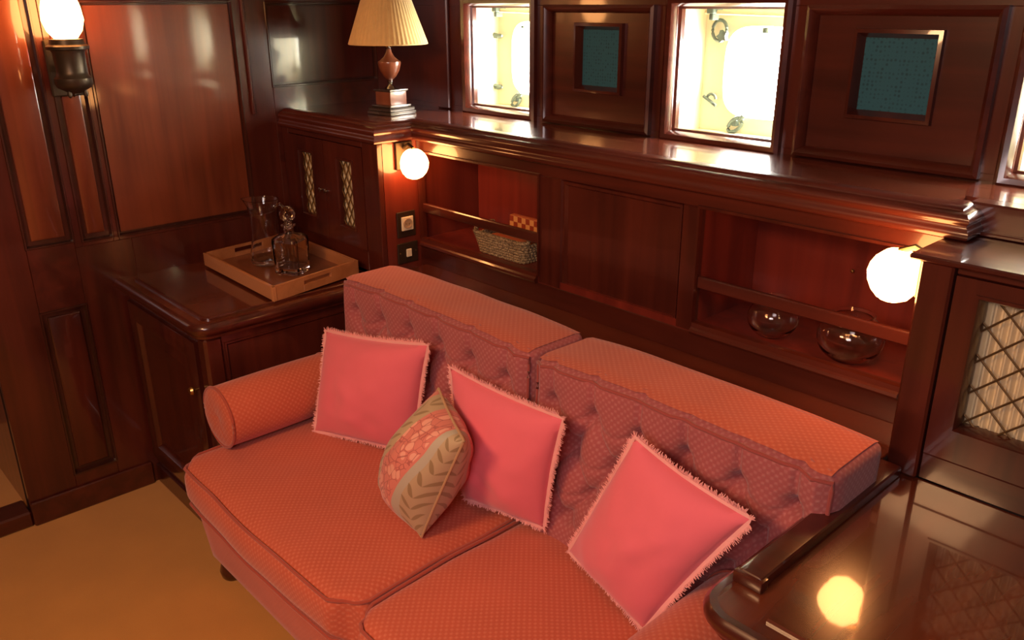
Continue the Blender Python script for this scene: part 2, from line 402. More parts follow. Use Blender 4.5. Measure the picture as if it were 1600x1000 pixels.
# --- upper back wall: stiles, rails, speaker panels, windows
wb = bpy.data.objects.new('wall_back', None); COL.objects.link(wb); wb.location = (-1.2, YW, 1.2); struct(wb, 'upper mahogany wall with windows and speaker panels', 'wall')
Bk = backf(YW)
ZB, ZT = 1.22, 1.598
WIN = [(-2.236, -1.943), (-1.402, -1.095), (-.552, -.26)]
SPK = [(-1.865, -1.478, -1.755, -1.585), (-1.018, -.622, -.912, -.732)]
cells = [-2.777, -2.236, -1.943, -1.865, -1.478, -1.402, -1.095, -1.018, -.622, -.552, -.26, 1.25]
obj('top_rail', boxw(Bk, -2.777, 1.25, 1.585, ZTOP, -.03, 0, .001), WX, wb)
obj('bottom_rail', boxw(Bk, -2.777, 1.25, 1.10, 1.262, -.03, 0, .001), WX, wb)
for a, b in ((-2.777, -2.236), (-1.943, -1.865), (-1.478, -1.402), (-1.095, -1.018), (-.622, -.552), (-.26, 1.25)):
    obj('stile', boxw(Bk, a, b, 1.262, 1.585, -.03, 0, .001), WZ, wb)
obj('corner_post', boxw(Bk, -2.40, -2.335, 1.248, ZTOP, 0, .014, .004), WZ, wb)
for i, (a, b, c, d) in enumerate(SPK):
    obj('panel_moulding', ring(Bk, a-.012, b+.012, 1.262-.012, 1.585+.002, [(0, 0), (0, .016), (.008, .020), (.016, .014), (.022, -.004)]), WX, wb)
    z0, z1 = 1.352, 1.533
    # field with a hole for the mesh
    F0 = -.006
    for (u0, u1, v0, v1) in ((a, c, 1.262, 1.585), (d, b, 1.262, 1.585), (c, d, 1.262, z0), (c, d, z1, 1.585)):
        obj('panel_board', boxw(Bk, u0, u1, v0, v1, -.028, F0, 0), WX, wb)
    obj('mesh_frame', ring(Bk, c-.006, d+.006, z0-.006, z1+.006, [(0, F0), (.001, F0+.012), (.009, F0+.014), (.020, -.018)]), WZ, wb)
    sp = tag(obj('speaker_mesh', boxw(Bk, c+.001, d-.001, z0+.001, z1-.001, -.027, -.016, 0), TEAL, wb), '', '')
    del sp['category']; sp['label'] = 'teal woven mesh set into the wooden panel'
for i, (a, b) in enumerate(WIN):
    o = bpy.data.objects.new('window_%d' % (i+1), None); COL.objects.link(o); o.location = ((a+b)/2, YW, 1.26)
    struct(o, ['bright left window nearest the table lamp', 'large bright middle window between the two teal meshes', 'window cut off by the right edge of the picture'][i], 'window')
    z0, z1 = 1.262, 1.585
    obj('window_frame', ring(Bk, a-.028, b+.028, z0-.022, z1+.026, [(0, 0), (.001, .014), (.010, .020), (.020, .016), (.026, .006), (.028, -.006), (.034, -.012), (.034, -.028)]), WX, o)
    a2, b2, dp = a+.006, b-.006, .125
    for (u0, u1, v0, v1) in ((a2-.02, a2, z0-.02, z1+.02), (b2, b2+.02, z0-.02, z1+.02), (a2, b2, z0-.02, z0), (a2, b2, z1, z1+.02)):
        obj('reveal_board', boxw(Bk, u0, u1, v0, v1, -dp, -.0285, 0), CREAM, o)
    # reveal back board with the port opening
    Bh = backf(YW+dp)
    pa, pb, q0, q1 = a+.072, b-.006, z0+.042, z1-.050
    bm = bmesh.new(); cx, cz = (pa+pb)/2, (q0+q1)/2; n = 40
    outer, inner = [], []
    for k in range(n):
        t = 2*math.pi*k/n; c_, s_ = math.cos(t), math.sin(t); e = .55
        iu = cx+(pb-pa)/2*math.copysign(abs(c_)**e, c_); iv = cz+(q1-q0)/2*math.copysign(abs(s_)**e, s_)
        m_ = max(abs(c_), abs(s_)); sx, sy = c_/m_, s_/m_
        ou = cx+sx*((b2-cx) if sx > 0 else (cx-a2)); ov = cz+sy*((z1-cz) if sy > 0 else (cz-z0))
        outer.append(bm.verts.new(Bh(ou, ov, 0))); inner.append(bm.verts.new(Bh(iu, iv, 0)))
    for k in range(n): bm.faces.new((outer[k], outer[(k+1) % n], inner[(k+1) % n], inner[k]))
    bk2 = [bm.verts.new(v.co+Vector((0, .02, 0))) for v in inner]
    for k in range(n): bm.faces.new((inner[k], inner[(k+1) % n], bk2[(k+1) % n], bk2[k]))
    obj('hull_board', bm, CREAM, o)
    obj('pane', boxw(backf(YW+dp+.021), pa-.02, pb+.02, q0-.02, q1+.02, -.006, 0, 0), DAY, o)
    if i == 2: continue
    # blind rod under the head of the reveal
    t = thing('blind_rod', ['slim metal blind rod at the head of the left window', 'slim metal blind rod at the head of the middle window'][i], 'rod', (a+.05, YW+.08, z1-.02))
    obj('rod', tube(bmesh.new(), [(a2+.03, YW+.075, z1-.016), (b2-.002, YW+.085, z1-.022)], .006, seg=10), CURT, t)
    bm = B(a2+.045, a2+.066, YW+.055, YW+.10, z1-.020, z1-.0005, .002); box(bm, a2+.050, a2+.062, YW+.06, YW+.09, z1-.036, z1-.02, .002)
    obj('bracket', bm, GREEN, t)
    # port hardware: hinges at the left, dog latch at the foot, small bolt top right
    yb = YW+dp
    if i == 0:
        for zz, lb in ((1.488, 'upper dark hinge knuckle on the left window port'), (1.322, 'lower dark hinge knuckle on the left window port')):
            bm = tube(bmesh.new(), [(-2.245, yb-.018, zz+.004), (-2.19, yb-.02, zz)], .006, seg=10, radii=[.008, .004]); box(bm, -2.238, -2.212, yb-.022, yb, zz-.008, zz+.006, .002)
            tag(obj('hinge', bm, GREEN, origin=(-2.22, yb, zz)), lb, 'hinge')
        tag(obj('stud', lathe([(0, -.005), (.008, -.004), (.008, .004), (0, .005)], (-2.10, yb-.008, 1.518), 12), GREEN, origin=(-2.10, yb, 1.518)), 'tiny dark stud high on the left window port', 'stud')
        lx, lz = -2.128, 1.283
    else:
        bm = bmesh.new(); pts = [(-1.345+.022*math.cos(k*2*math.pi/20), yb-.012, 1.523+.026*math.sin(k*2*math.pi/20)) for k in range(20)]
        tube(bm, pts, .0045, True, 8)
        ct = (-1.332, 1.508); ve = []
        for yy in (yb-.022, yb-.008):
            ve.append([bm.verts.new((ct[0]+(.017 if k % 2 else .010)*math.cos(k*math.pi/5), yy, ct[1]+(.017 if k % 2 else .010)*math.sin(k*math.pi/5))) for k in range(10)])
        bm.faces.new(ve[0]); bm.faces.new(ve[1][::-1])
        for k in range(10): bm.faces.new((ve[0][k], ve[0][(k+1) % 10], ve[1][(k+1) % 10], ve[1][k]))
        tag(obj('ring_latch', bm, GREEN, origin=(-1.34, yb, 1.52)), 'grey ring latch with a star knob in the middle window', 'latch')
        bm = tube(bmesh.new(), [(-1.378, yb-.015, 1.352), (-1.335, yb-.018, 1.330)], .0045, seg=8)
        tube(bm, [(-1.355+.014*math.cos(k*math.pi/8), yb-.012, 1.346+.013*math.sin(k*math.pi/8)) for k in range(9)], .004, seg=8)
        tag(obj('hinge', bm, GREEN, origin=(-1.355, yb, 1.345)), 'grey hinge with a looped knuckle in the middle window', 'hinge')
        tag(obj('stud', lathe([(0, -.008), (.010, -.006), (.010, .006), (0, .008)], (-1.208, yb-.010, 1.525), 12), GREEN, origin=(-1.208, yb, 1.525)), 'round grey stud high in the middle window', 'stud')
        lx, lz = -1.272, 1.285
    bm = bmesh.new(); ca_, sa_ = math.cos(.75), math.sin(.75)
    pts = []
    for k in range(18):
        t_ = 2*math.pi*k/18; x, z = .026*math.cos(t_), .014*math.sin(t_)
        pts.append((lx+x*ca_-z*sa_, yb-.014, lz+x*sa_+z*ca_))
    tube(bm, pts, .005, True, 8); tube(bm, [(lx+.016*ca_, yb-.014, lz+.016*sa_), (lx+.034*ca_, yb-.016, lz+.040*sa_)], .006, seg=8)
    box(bm, lx-.012, lx+.004, yb-.016, yb, lz-.004, lz+.012, .002)
    tag(obj('dog_latch', bm, GREEN, origin=(lx, yb, lz)), ['dark looped latch at the foot of the left window', 'green-grey looped latch at the foot of the middle window'][i], 'latch')

# ================================================================== LEDGE over the shelves
path = [(-2.776, 1.462), (-2.186, 1.462), (-2.186, 1.604), (-.522, 1.604), (-.522, 1.675)]
prof = [(-.05, 1.188), (.002, 1.188), (.006, 1.191), (.007, 1.200), (.003, 1.206), (-.001, 1.212), (.000, 1.217), (.003, 1.221), (.002, 1.228), (-.006, 1.235), (-.016, 1.238), (-.018, 1.243), (-.026, 1.247), (-.05, 1.247)]
ld = thing('ledge', 'long polished mahogany ledge running under the windows', 'ledge', (-1.3, 1.75, 1.19))
obj('edge_moulding', sweep(path, prof), WX, ld, ang=50)
bm = bmesh.new(); top = path + [(.70, YW-.001), (-2.776, YW-.001)]
top = [(-2.776, 1.51), (-2.23, 1.51), (-2.23, 1.65), (-.57, 1.65), (-.57, 1.715), (.70, 1.715), (.70, YW-.001), (-2.776, YW-.001)]
vs = [bm.verts.new((x, y, 1.2468)) for x, y in top]; f = bm.faces.new(vs); ex = bmesh.ops.extrude_face_region(bm, geom=[f])
bmesh.ops.translate(bm, verts=[v for v in ex['geom'] if isinstance(v, bmesh.types.BMVert)], vec=(0, 0, -.045))
obj('ledge_board', bm, WTOPX, ld)
bm = B(-.55, .70, 1.672, 1.72, 1.1882, 1.2466, .004); box(bm, -.519, .70, 1.662, 1.6725, 1.1882, 1.196, .002)
obj('ledge_return', bm, WX, ld)

# ================================================================== open shelf unit
YB = 1.62
su = thing('shelf_unit', 'mahogany shelf unit with two open bays behind the sofa', 'shelf unit', (-1.4, YB, .78))
Fb = backf(YB)
def part(name, bm, mat, parent=su): return obj(name, bm, mat, parent)
part('top_rail', boxw(Fb, -2.189, -.544, 1.150, 1.187, -.02, 0), WX)
part('base_rail', boxw(Fb, -2.189, -.544, .760, .842, -.02, 0), WX)
part('stile', boxw(Fb, -2.189, -2.172, .842, 1.150, -.02, 0), WZ)
part('stile', boxw(Fb, -1.633, -1.546, .842, 1.150, -.02, 0), WZ)
part('stile', boxw(Fb, -1.150, -1.098, .842, 1.150, -.02, 0), WZ)
part('stile', boxw(Fb, -.592, -.544, .842, 1.150, -.02, 0), WZ)
part('panel', ring(Fb, -1.546, -1.150, .842, 1.150, [(0, 0), (.004, -.004), (.010, -.003), (.016, -.012), (.030, -.013)], True), WZ)
part('shelf_board', B(-2.189, -.544, YB+.0005, YW-.001, .842, .862, 0), WBAY)
part('bay_ceiling', B(-2.189, -.544, YB+.02, YW-.001, 1.150, 1.187, 0), WBAY)
part('back_board', B(-2.189, -.544, YW-.012, YW-.001, .862, 1.150, 0), WBAY)
for x in (-1.633, -1.12): part('divider', B(x, x+.02, YB+.02, YW-.013, .862, 1.150, 0), WBAY)
for a, b in ((-2.172, -1.633), (-1.098, -.592)):
    # sill moulding and fiddle rail of each bay
    bm = sweep([(a, YB), (b, YB)], [(0, .842), (.012, .842), (.016, .848), (.014, .854), (.008, .858), (.006, .868), (0, .870), (-.014, .870), (-.014, .842)])
    part('sill_moulding', bm, WX)
    bm = boxw(Fb, a, b, .954, .984, -.016, -.002, .003)
    part('fiddle_rail', bm, WX)
    part('bead', ring(Fb, a-.008, b+.008, .862, 1.156, [(0, 0), (.001, .006), (.007, .006), (.009, -.004)]), WZ)
# rear boards: face below the bays and the shelf behind the sofa
part('lower_shelf', B(-2.150, -.548, 1.412, YB-.0005, .764, .784, .002), WTOPX)
part('lower_front', B(-2.150, -.560, 1.415, 1.43, .0, .764, 0), WX)

# ================================================================== left low cabinet
lc = thing('low_cabinet', 'dark mahogany low cabinet under the wooden tray in the corner', 'cabinet', (-2.47, 1.1, 0))
ZC = .76
X0, X1, Y0 = XL+.001, -2.190, .862
part('carcass', B(X0, X1, Y0, 1.885, .07, ZC-.045, .003), WZ, lc)
part('plinth', B(X0, X1+.004, Y0-.010, 1.885, .0, .07, .003), WX, lc)
Fc = backf(Y0)
part('corner_post', B(X1-.045, X1+.008, Y0-.010, Y0+.045, .07, ZC-.045, .008), WZ, lc)
dr = part('door', ring(Fc, X0+.02, X1-.055, .11, .69, [(0, 0), (0, .016), (.004, .018), (.060, .018), (.066, .010), (.072, .006), (.10, .012), (.104, .012)], True), WZ, lc)
obj('knob', lathe([(0, -.0), (.004, 0), (.004, .012), (.010, .014), (.013, .020), (.010, .027), (0, .029)], (0, 0, 0), 16), BRASS, dr, local=True)
kb = dr.children[0]; kb.location = Vector((X1-.062, Y0-.018, .545))-wloc(dr); kb.rotation_euler = (math.pi/2, 0, 0)
# side panel facing the sofa
Fs = leftf(X1)
part('side_panel', ring(Fs, Y0+.05, 1.36, .12, .69, [(0, 0), (.001, .004), (.006, .004), (.012, -.0005)], False), WZ, lc)
# moulded top with a rounded corner
def rcorner(cx, cy, r, a0, a1, n=6): return [(cx+r*math.cos(a0+(a1-a0)*k/n), cy+r*math.sin(a0+(a1-a0)*k/n)) for k in range(n+1)]
xt, yt = -2.178, .842
pth = [(X0, yt)]+rcorner(xt-.04, yt+.04, .04, -math.pi/2, 0)+[(xt, 1.459)]
tp = [(0, .716), (.004, .716), (.006, .724), (.012, .728), (.020, .740), (.021, .748), (.018, .756), (.012, .761), (0, .761)]
part('top_moulding', sweep(pth, tp), WX, lc)
def slab(path, z0, z1):
    bm = bmesh.new(); vs = [bm.verts.new((x, y, z1)) for x, y in path]; f = bm.faces.new(vs)
    ex = bmesh.ops.extrude_face_region(bm, geom=[f]); bmesh.ops.translate(bm, verts=[v for v in ex['geom'] if isinstance(v, bmesh.types.BMVert)], vec=(0, 0, z0-z1))
    return bm
part('top_board', slab(pth+[(X0, 1.459)], .716, .7605), WTOP, lc)
bm = sweep([(X0+.06, yt+.030)]+rcorner(xt-.055, yt+.055, .025, -math.pi/2, 0)[::1]+[(xt-.030, 1.455)], [(-.007, .7606), (.004, .7606), (.004, .765), (.001, .7672), (-.004, .7672), (-.007, .765)])
part('fiddle_edge', bm, WX, lc)

# ================================================================== left upper cupboard with lattice doors
def lattice(parent, W, u0, u1, v0, v1, pitch, r, wz=-.012, aspect=1.9):
    """diagonal wire lattice clipped to the opening, with pleated cloth behind"""
    bm = bmesh.new(); seg = []
    k = aspect                                      # slope dv/du
    c = v0-k*u1-pitch*k
    for s in (1, -1):
        base = -6*pitch*k
        lo = min(v0-s*k*u for u in (u0, u1)); hi = max(v1-s*k*u for u in (u0, u1)); q = lo+pitch*k*.35
        while q < hi:
            pts = []
            for (u, v) in ((u0, q+s*k*u0), (u1, q+s*k*u1)):
                if v0-1e-9 <= v <= v1+1e-9: pts.append((u, v))
            for v in (v0, v1):
                u = (v-q)/(s*k)
                if u0 <= u <= u1: pts.append((u, v))
            if len(pts) >= 2:
                a, b = min(pts), max(pts)
                if (a[0]-b[0])**2+(a[1]-b[1])**2 > 1e-4:
                    tube(bm, [W(a[0], a[1], wz+.001*s), W(b[0], b[1], wz+.001*s)], r, seg=5)
            q += pitch*k
    return obj('lattice', bm, BRASS if False else LATT, parent)
LATT = plain('dull_brass_lattice', (0.20, 0.12, 0.05), .4, .7)
def curtain(parent, W, u0, u1, v0, v1, wz, pl=.008, amp=.003):
    bm = bmesh.new(); n = int((u1-u0)/pl*6); rows = []
    for k in range(n+1):
        u = u0+(u1-u0)*k/n; d = amp*math.sin(k/6*2*math.pi)+amp*.4*math.sin(k*.37)
        rows.append([bm.verts.new(W(u, v, wz+d)) for v in (v0, (v0+v1)/2, v1)])
    for a, b in zip(rows, rows[1:]):
        for j in range(2): bm.faces.new((a[j], a[j+1], b[j+1], b[j]))
    return obj('curtain', bm, CURT, parent)
uc = thing('corner_cupboard', 'mahogany corner cupboard with two narrow lattice doors behind the tray', 'cupboard', (-2.48, 1.62, ZC))
YF = 1.47
Fu = backf(YF)
cz0, cz1 = .7625, 1.187
part('side_board', B(-2.21, -2.190, YF+.0205, YW-.001, cz0, cz1, 0), WSIDE, uc)
part('back_board', B(X0, -2.21, YW-.015, YW-.001, cz0, cz1, 0), WZ, uc)
part('face_frame', boxw(Fu, X0, -2.735, cz0, cz1, -.02, 0), WZ, uc)
part('face_frame', boxw(Fu, -2.273, -2.190, cz0, cz1, -.02, 0), WZ, uc)
part('face_rail', boxw(Fu, -2.735, -2.273, cz0, .83, -.02, 0), WX, uc)
part('face_rail', boxw(Fu, -2.735, -2.273, 1.168, cz1, -.02, 0), WX, uc)
def lattice_door(parent, Fu, a, b, u0, u1, v0, v1, dz0, dz1, pitch, r, knobu, aspect, deep=0):
    bm = bmesh.new()
    for (p, q, s, t) in ((a, u0, dz0, dz1), (u1, b, dz0, dz1), (u0, u1, dz0, v0), (u0, u1, v1, dz1)):
        boxw(Fu, p, q, s, t, -.018-deep, .002, 0, bm)
    d = obj('door', bm, WZ, parent)
    obj('door_bead', ring(Fu, u0-.008, u1+.008, v0-.008, v1+.008, [(0, .002), (.001, .006), (.006, .006), (.009, .001), (.010, -.012-deep)]), WZ, d)
    lattice(d, Fu, u0, u1, v0, v1, pitch, r, wz=-.012-deep*.8, aspect=aspect); curtain(d, Fu, u0-.004, u1+.004, v0-.004, v1+.004, -.024-deep, .008+deep*.3, .003+deep*.1)
    if knobu is not None:
        k = obj('knob', lathe([(0, 0), (.003, 0), (.003, .008), (.006, .010), (.007, .015), (0, .018)], (0, 0, 0), 14), STEEL, d, local=True)
        k.location = Fu(knobu, (v0+v1)/2-.005, .002)-wloc(d); k.rotation_euler = (math.pi/2, 0, 0)
    return d
lattice_door(uc, Fu, -2.734, -2.507, -2.666, -2.580, .895, 1.113, .831, 1.167, .029, .0022, -2.524, 1.7)
lattice_door(uc, Fu, -2.505, -2.274, -2.424, -2.335, .893, 1.113, .831, 1.167, .029, .0022, -2.492, 1.7)

# ================================================================== right desk cabinet + upper cupboard
rc = thing('desk_cabinet', 'glossy mahogany cabinet top with raised edge at bottom right', 'cabinet', (.1, 1.2, 0))
ZD = .76
xl, yf = -.553, .905
part('carcass', B(xl+.03, .70, yf+.03, 1.885, .07, ZD-.045, .003), WZ, rc)
part('plinth', B(xl+.04, .70, yf+.05, 1.885, 0, .07, .003), WX, rc)
Fd = backf(yf+.03)
for k in range(3): part('door', ring(Fd, xl+.06+k*.39, xl+.43+k*.39, .11, .69, [(0, 0), (0, .016), (.004, .018), (.060, .018), (.066, .010), (.072, .006), (.10, .012), (.104, .012)], True), WZ, rc)
pth = [(xl, 1.486)]+rcorner(xl+.045, yf+.045, .045, math.pi, math.pi*1.5)+[(.70, yf)]
tpr = [(0, .712), (-.004, .712), (-.006, .722), (-.010, .727), (-.018, .738), (-.020, .746), (-.017, .754), (-.010, .7585), (0, .7605)]
def flip(p): return [(-o, z) for o, z in p]
bm = sweep(pth, tp)
part('top_moulding', bm, WX, rc, )
part('top_board', slab(pth+[(.70, 1.486)], .712, .7605), WTOP, rc)
bm = sweep([(.70, yf+.032), (xl+.085, yf+.032)][::-1], [(-.006, .7606), (.006, .7606), (.006, .764), (.002, .767), (-.003, .767), (-.006, .764)])
part('front_bead', bm, WTOP, rc)
# raised fiddle rail along the sofa side
part('fiddle_rail', B(-.552, -.510, .985, 1.470, .7606, .782, .007, 3), WX, rc)
part('rail_end', B(-.556, -.506, .978, 1.000, .7606, .780, .004, 2), WX, rc)
ru = thing('lattice_cupboard', 'mahogany cupboard with brass lattice over pleated cream cloth at right', 'cupboard', (.05, 1.6, ZD))
YP = 1.475
Fr = backf(YP+.012)
part('pillar', B(-.543, -.487, YP, YB+.10, ZD+.002, 1.176, .004), WZ, ru)
part('side_board', B(-.530, -.512, YB+.101, YW-.001, ZD+.002, 1.176, 0), WBAY, ru)
part('top_board', B(-.560, .70, YP-.012, 1.666, 1.1765, 1.1875, .003), WX, ru)
part('face_rail', boxw(Fr, -.486, .70, ZD+.002, .815, -.02, 0), WX, ru)
part('face_rail', boxw(Fr, -.486, .70, 1.160, 1.176, -.02, 0), WX, ru)
part('face_frame', boxw(Fr, .10, .70, .815, 1.160, -.02, 0), WZ, ru)
part('side_board', B(.68, .70, YP+.04, YW-.001, ZD+.002, 1.176, 0), WBAY, ru)
lattice_door(ru, Fr, -.484, -.19, -.440, -.235, .880, 1.125, .817, 1.158, .062, .0020, None, .95, .022)
lattice_door(ru, Fr, -.188, .10, -.145, .055, .880, 1.125, .817, 1.158, .062, .0020, -.165, .95, .022)

# ================================================================== SOFA
so = thing('sofa', 'two-seat coral patterned sofa with buttoned rose back cushions', 'sofa', (-1.38, 1.0, 0))
def basefn(p, s):
    if p.z < .20: p.y += (.20-p.z)*.10*(1 if s.y < 0 else 0); p.x += (.20-p.z)*.12*(1 if s.x < 0 else 0)*(1 if p.x < -1.5 else 0)
    return p
o = boxuv(obj('base', rbox(-2.148, -.575, .745, 1.405, .065, .325, .028, (40, 16, 10), basefn), FBASE, so))
for x, y in ((-2.085, .80), (-.66, .80), (-2.08, 1.34), (-.66, 1.34)):
    obj('foot', lathe([(0, 0), (.022, 0), (.030, .010), (.034, .030), (.028, .055), (.024, .068), (0, .068)], (x, y, 0), 20), DARK if False else WY, so)
def seatfn(x0, x1, y0, y1, seed):
    def fn(p, s):
        u = (p.x-x0)/(x1-x0)*2-1; v = (p.y-y0)/(y1-y0)*2-1
        cr = max(0, 1-u*u)*max(0, 1-v*v)
        if s.z > .2: p.z += .016*cr**.6 + .004*noise.noise(Vector((p.x*7+seed, p.y*7, 0)))-.006*max(0, noise.noise(Vector((p.x*3+seed, p.y*5, 3))))
        # front bulge, sagging towards the outer front corner
        if s.y < -.2: p.y -= .014*(1-u*u)*(1-s.z*s.z)+.004+.005*noise.noise(Vector((p.x*5, seed, p.z*6)))
        cu = max(0, abs(u)-.84)/.16; cv = max(0, -v-.78)/.22; cc = (cu*cv)**1.5
        p.y += .045*cc; p.x -= math.copysign(.040*cc, u); p.z -= .012*cu*cu*max(0, -v)
        p.z -= .010*max(0, -v)*(1-abs(u))*(1 if s.z > 0 else 1.2)
        return p
    return fn
def frame_loop(x0, x1, y0, y1, z, r, fn, sz, n=14, sy=0):
    pts = []
    for (cx, cy, a0) in ((x0+r, y0+r, math.pi), (x1-r, y0+r, 1.5*math.pi), (x1-r, y1-r, 0), (x0+r, y1-r, .5*math.pi)):
        for k in range(5):
            a = a0+math.pi/2*k/4; pts.append(Vector((cx+r*math.cos(a), cy+r*math.sin(a), z)))
    out = []
    for i in range(len(pts)):
        a, b = pts[i], pts[(i+1) % len(pts)]; m = max(1, int((b-a).length/.03))
        for k in range(m): out.append(a.lerp(b, k/m))
    return [fn(p.copy(), Vector((0, -1 if p.y < y0+.02 else 0, sz))) if fn else p for p in out]
for (a, b, sd) in ((-2.110, -1.264, 1.0), (-1.258, -.566, 5.0)):
    y0, y1, z0, z1 = .700, 1.235, .312, .432
    f_ = seatfn(a, b, y0, y1, sd)
    sc = boxuv(obj('seat_cushion', rbox(a, b, y0, y1, z0, z1, .036, (56, 40, 12), f_), FSEAT, so))
    for zz, sz in ((z1-.006, .8), (z0+.006, -.8)):
        bm = bmesh.new(); loop = frame_loop(a+.003, b-.003, y0+.003, y1-.003, zz, .03, None, sz)
        q = [f_(p.copy(), Vector((0, -1 if p.y < y0+.03 else 0, sz))) for p in loop]
        q = [Vector((p.x, p.y, p.z)) for p in q]
        tube(bm, q, .0042, True, 8)
        obj('piping', bm, PIPE, sc)
# buttoned back cushions
def back_cushion(a, b):
    yf_, yb_, z0, z1 = 1.212, 1.385, .415, .855
    n = 6; dx = (b-a)/(n+.15)
    btn = []
    for r_, zz in enumerate((.765, .675, .585, .50)):
        off = .5 if r_ % 2 == 0 else 1.0; jr = random.Random(r_*7+int(a*100))
        cnt = n if r_ % 2 == 0 else n-1
        for k in range(cnt): btn.append((a+dx*(k+off+.07)+jr.uniform(-.006, .006), zz+jr.uniform(-.006, .006)))
    segs = []; topsegs = []
    for i, (x, z) in enumerate(btn):
        for (x2, z2) in btn:
            if 0.02 < abs(x-x2) < dx*.8 and 0 < z-z2 < .12: segs.append((x, z, x2, z2))
        if z > .75: topsegs.append((x, z, x+.004, z1))
    def dseg(px, pz, s):
        x, z, x2, z2 = s; dx_, dz_ = x2-x, z2-z; t = max(0, min(1, ((px-x)*dx_+(pz-z)*dz_)/(dx_*dx_+dz_*dz_)))
        return math.hypot(px-x-dx_*t, pz-z-dz_*t)
    def fold(px, pz):
        # cloth drags in a shallow swag between neighbouring buttons of a row
        v = 0
        for (x, z) in btn:
            t = (px-x)/dx
            if 0 <= t <= 1:
                zz = z-.022*math.sin(math.pi*t); d = pz-zz
                if -.03 < d < .03: v = max(v, math.exp(-(d/.007)**2)*(.4+.6*abs(math.cos(math.pi*t))))
        return v
    def fn(p, s):
        if s.y < 0:
            wgt = min(1, (-s.y)*1.0)
            db = min(math.hypot(p.x-x, p.z-z) for x, z in btn)
            ds = min(dseg(p.x, p.z, q) for q in segs); dt = min(dseg(p.x, p.z, q) for q in topsegs)
            edge = min(p.x-a, b-p.x, z1-p.z+.02, p.z-z0+.02)
            puff = (.002+.010*(1-math.exp(-(db/.045)**1.5))+.018*(1-math.exp(-(ds+.004*noise.noise(p*30))/.013))-.006*fold(p.x, p.z)+.007*noise.noise(Vector((p.x*11, p.z*11, a))))*min(1, max(0, edge)/.03)
            p.y -= (puff-.028*math.exp(-(db/.016)**2)-.011*math.exp(-(dt/.007)**2))*wgt
        if s.z > .2:
            u = (p.x-a)/(b-a)*2-1; p.z += .012*(1-u**4)*(1-.2*s.y)+.002*noise.noise(p*9)
            if s.y < -.9: p.z -= .004
        # slight lean
        p.y += (p.z-.43)*.045
        return p
    o = boxuv(obj('back_cushion', rbox(a, b, yf_, yb_, z0, z1, .020, (190, 10, 108), fn), FBACK, so, ang=80))
    for x, z in btn:
        c = fn(Vector((x, yf_, z)), Vector((0, -1, 0)))
        bm = lathe([(0, .005), (.006, .003), (.0085, 0), (.006, -.003), (0, -.004)], (0, 0, 0), 10)
        bmesh.ops.rotate(bm, verts=bm.verts, cent=(0, 0, 0), matrix=Matrix.Rotation(math.pi/2, 3, 'X'))
        bmesh.ops.translate(bm, verts=bm.verts, vec=c)
        obj('button', bm, PIPEB, o)
    # piping round the front edge
    pts = []
    for (p, q) in (((a+.008, z0+.02), (a+.008, z1-.008)), ((a+.008, z1-.008), (b-.008, z1-.008)), ((b-.008, z1-.008), (b-.008, z0+.02))):
        m = 24
        for k in range(m):
            x = p[0]+(q[0]-p[0])*k/m; z = p[1]+(q[1]-p[1])*k/m; u = (x-a)/(b-a)*2-1
            zz = z+.012*(1-u**4)*(1 if z > z1-.02 else 0); pts.append(fn(Vector((x, yf_-.001, z-.001)), Vector((u, -1, 1 if z > z1-.02 else 0)))+Vector((0, 0, -.0015)))
    obj('piping', tube(bmesh.new(), pts, .004, seg=8), PIPEB, o)
    # coral top boxing strip lies on the top of the cushion
    bm = bmesh.new(); rows = []
    for k in range(41):
        x = a+.012+(b-a-.024)*k/40; row = []
        for j in range(9):
            y = yf_+.003+(yb_-yf_-.009)*j/8; s = Vector((0, -1+2*j/8, 1)); pz = Vector((x, y, z1))
            e = .0045 if j in (0, 8) else 0; s.y = -1+2*j/8
            row.append(bm.verts.new(fn(pz, s)+Vector((0, 0, .0012-e+(.004 if s.y < -.9 else 0)))))
        rows.append(row)
    for r0, r1 in zip(rows, rows[1:]):
        for j in range(8): bm.faces.new((r0[j], r1[j], r1[j+1], r0[j+1]))
    boxuv(obj('top_boxing', bm, FSEAT, o))
back_cushion(-2.030, -1.250); back_cushion(-1.236, -.520)
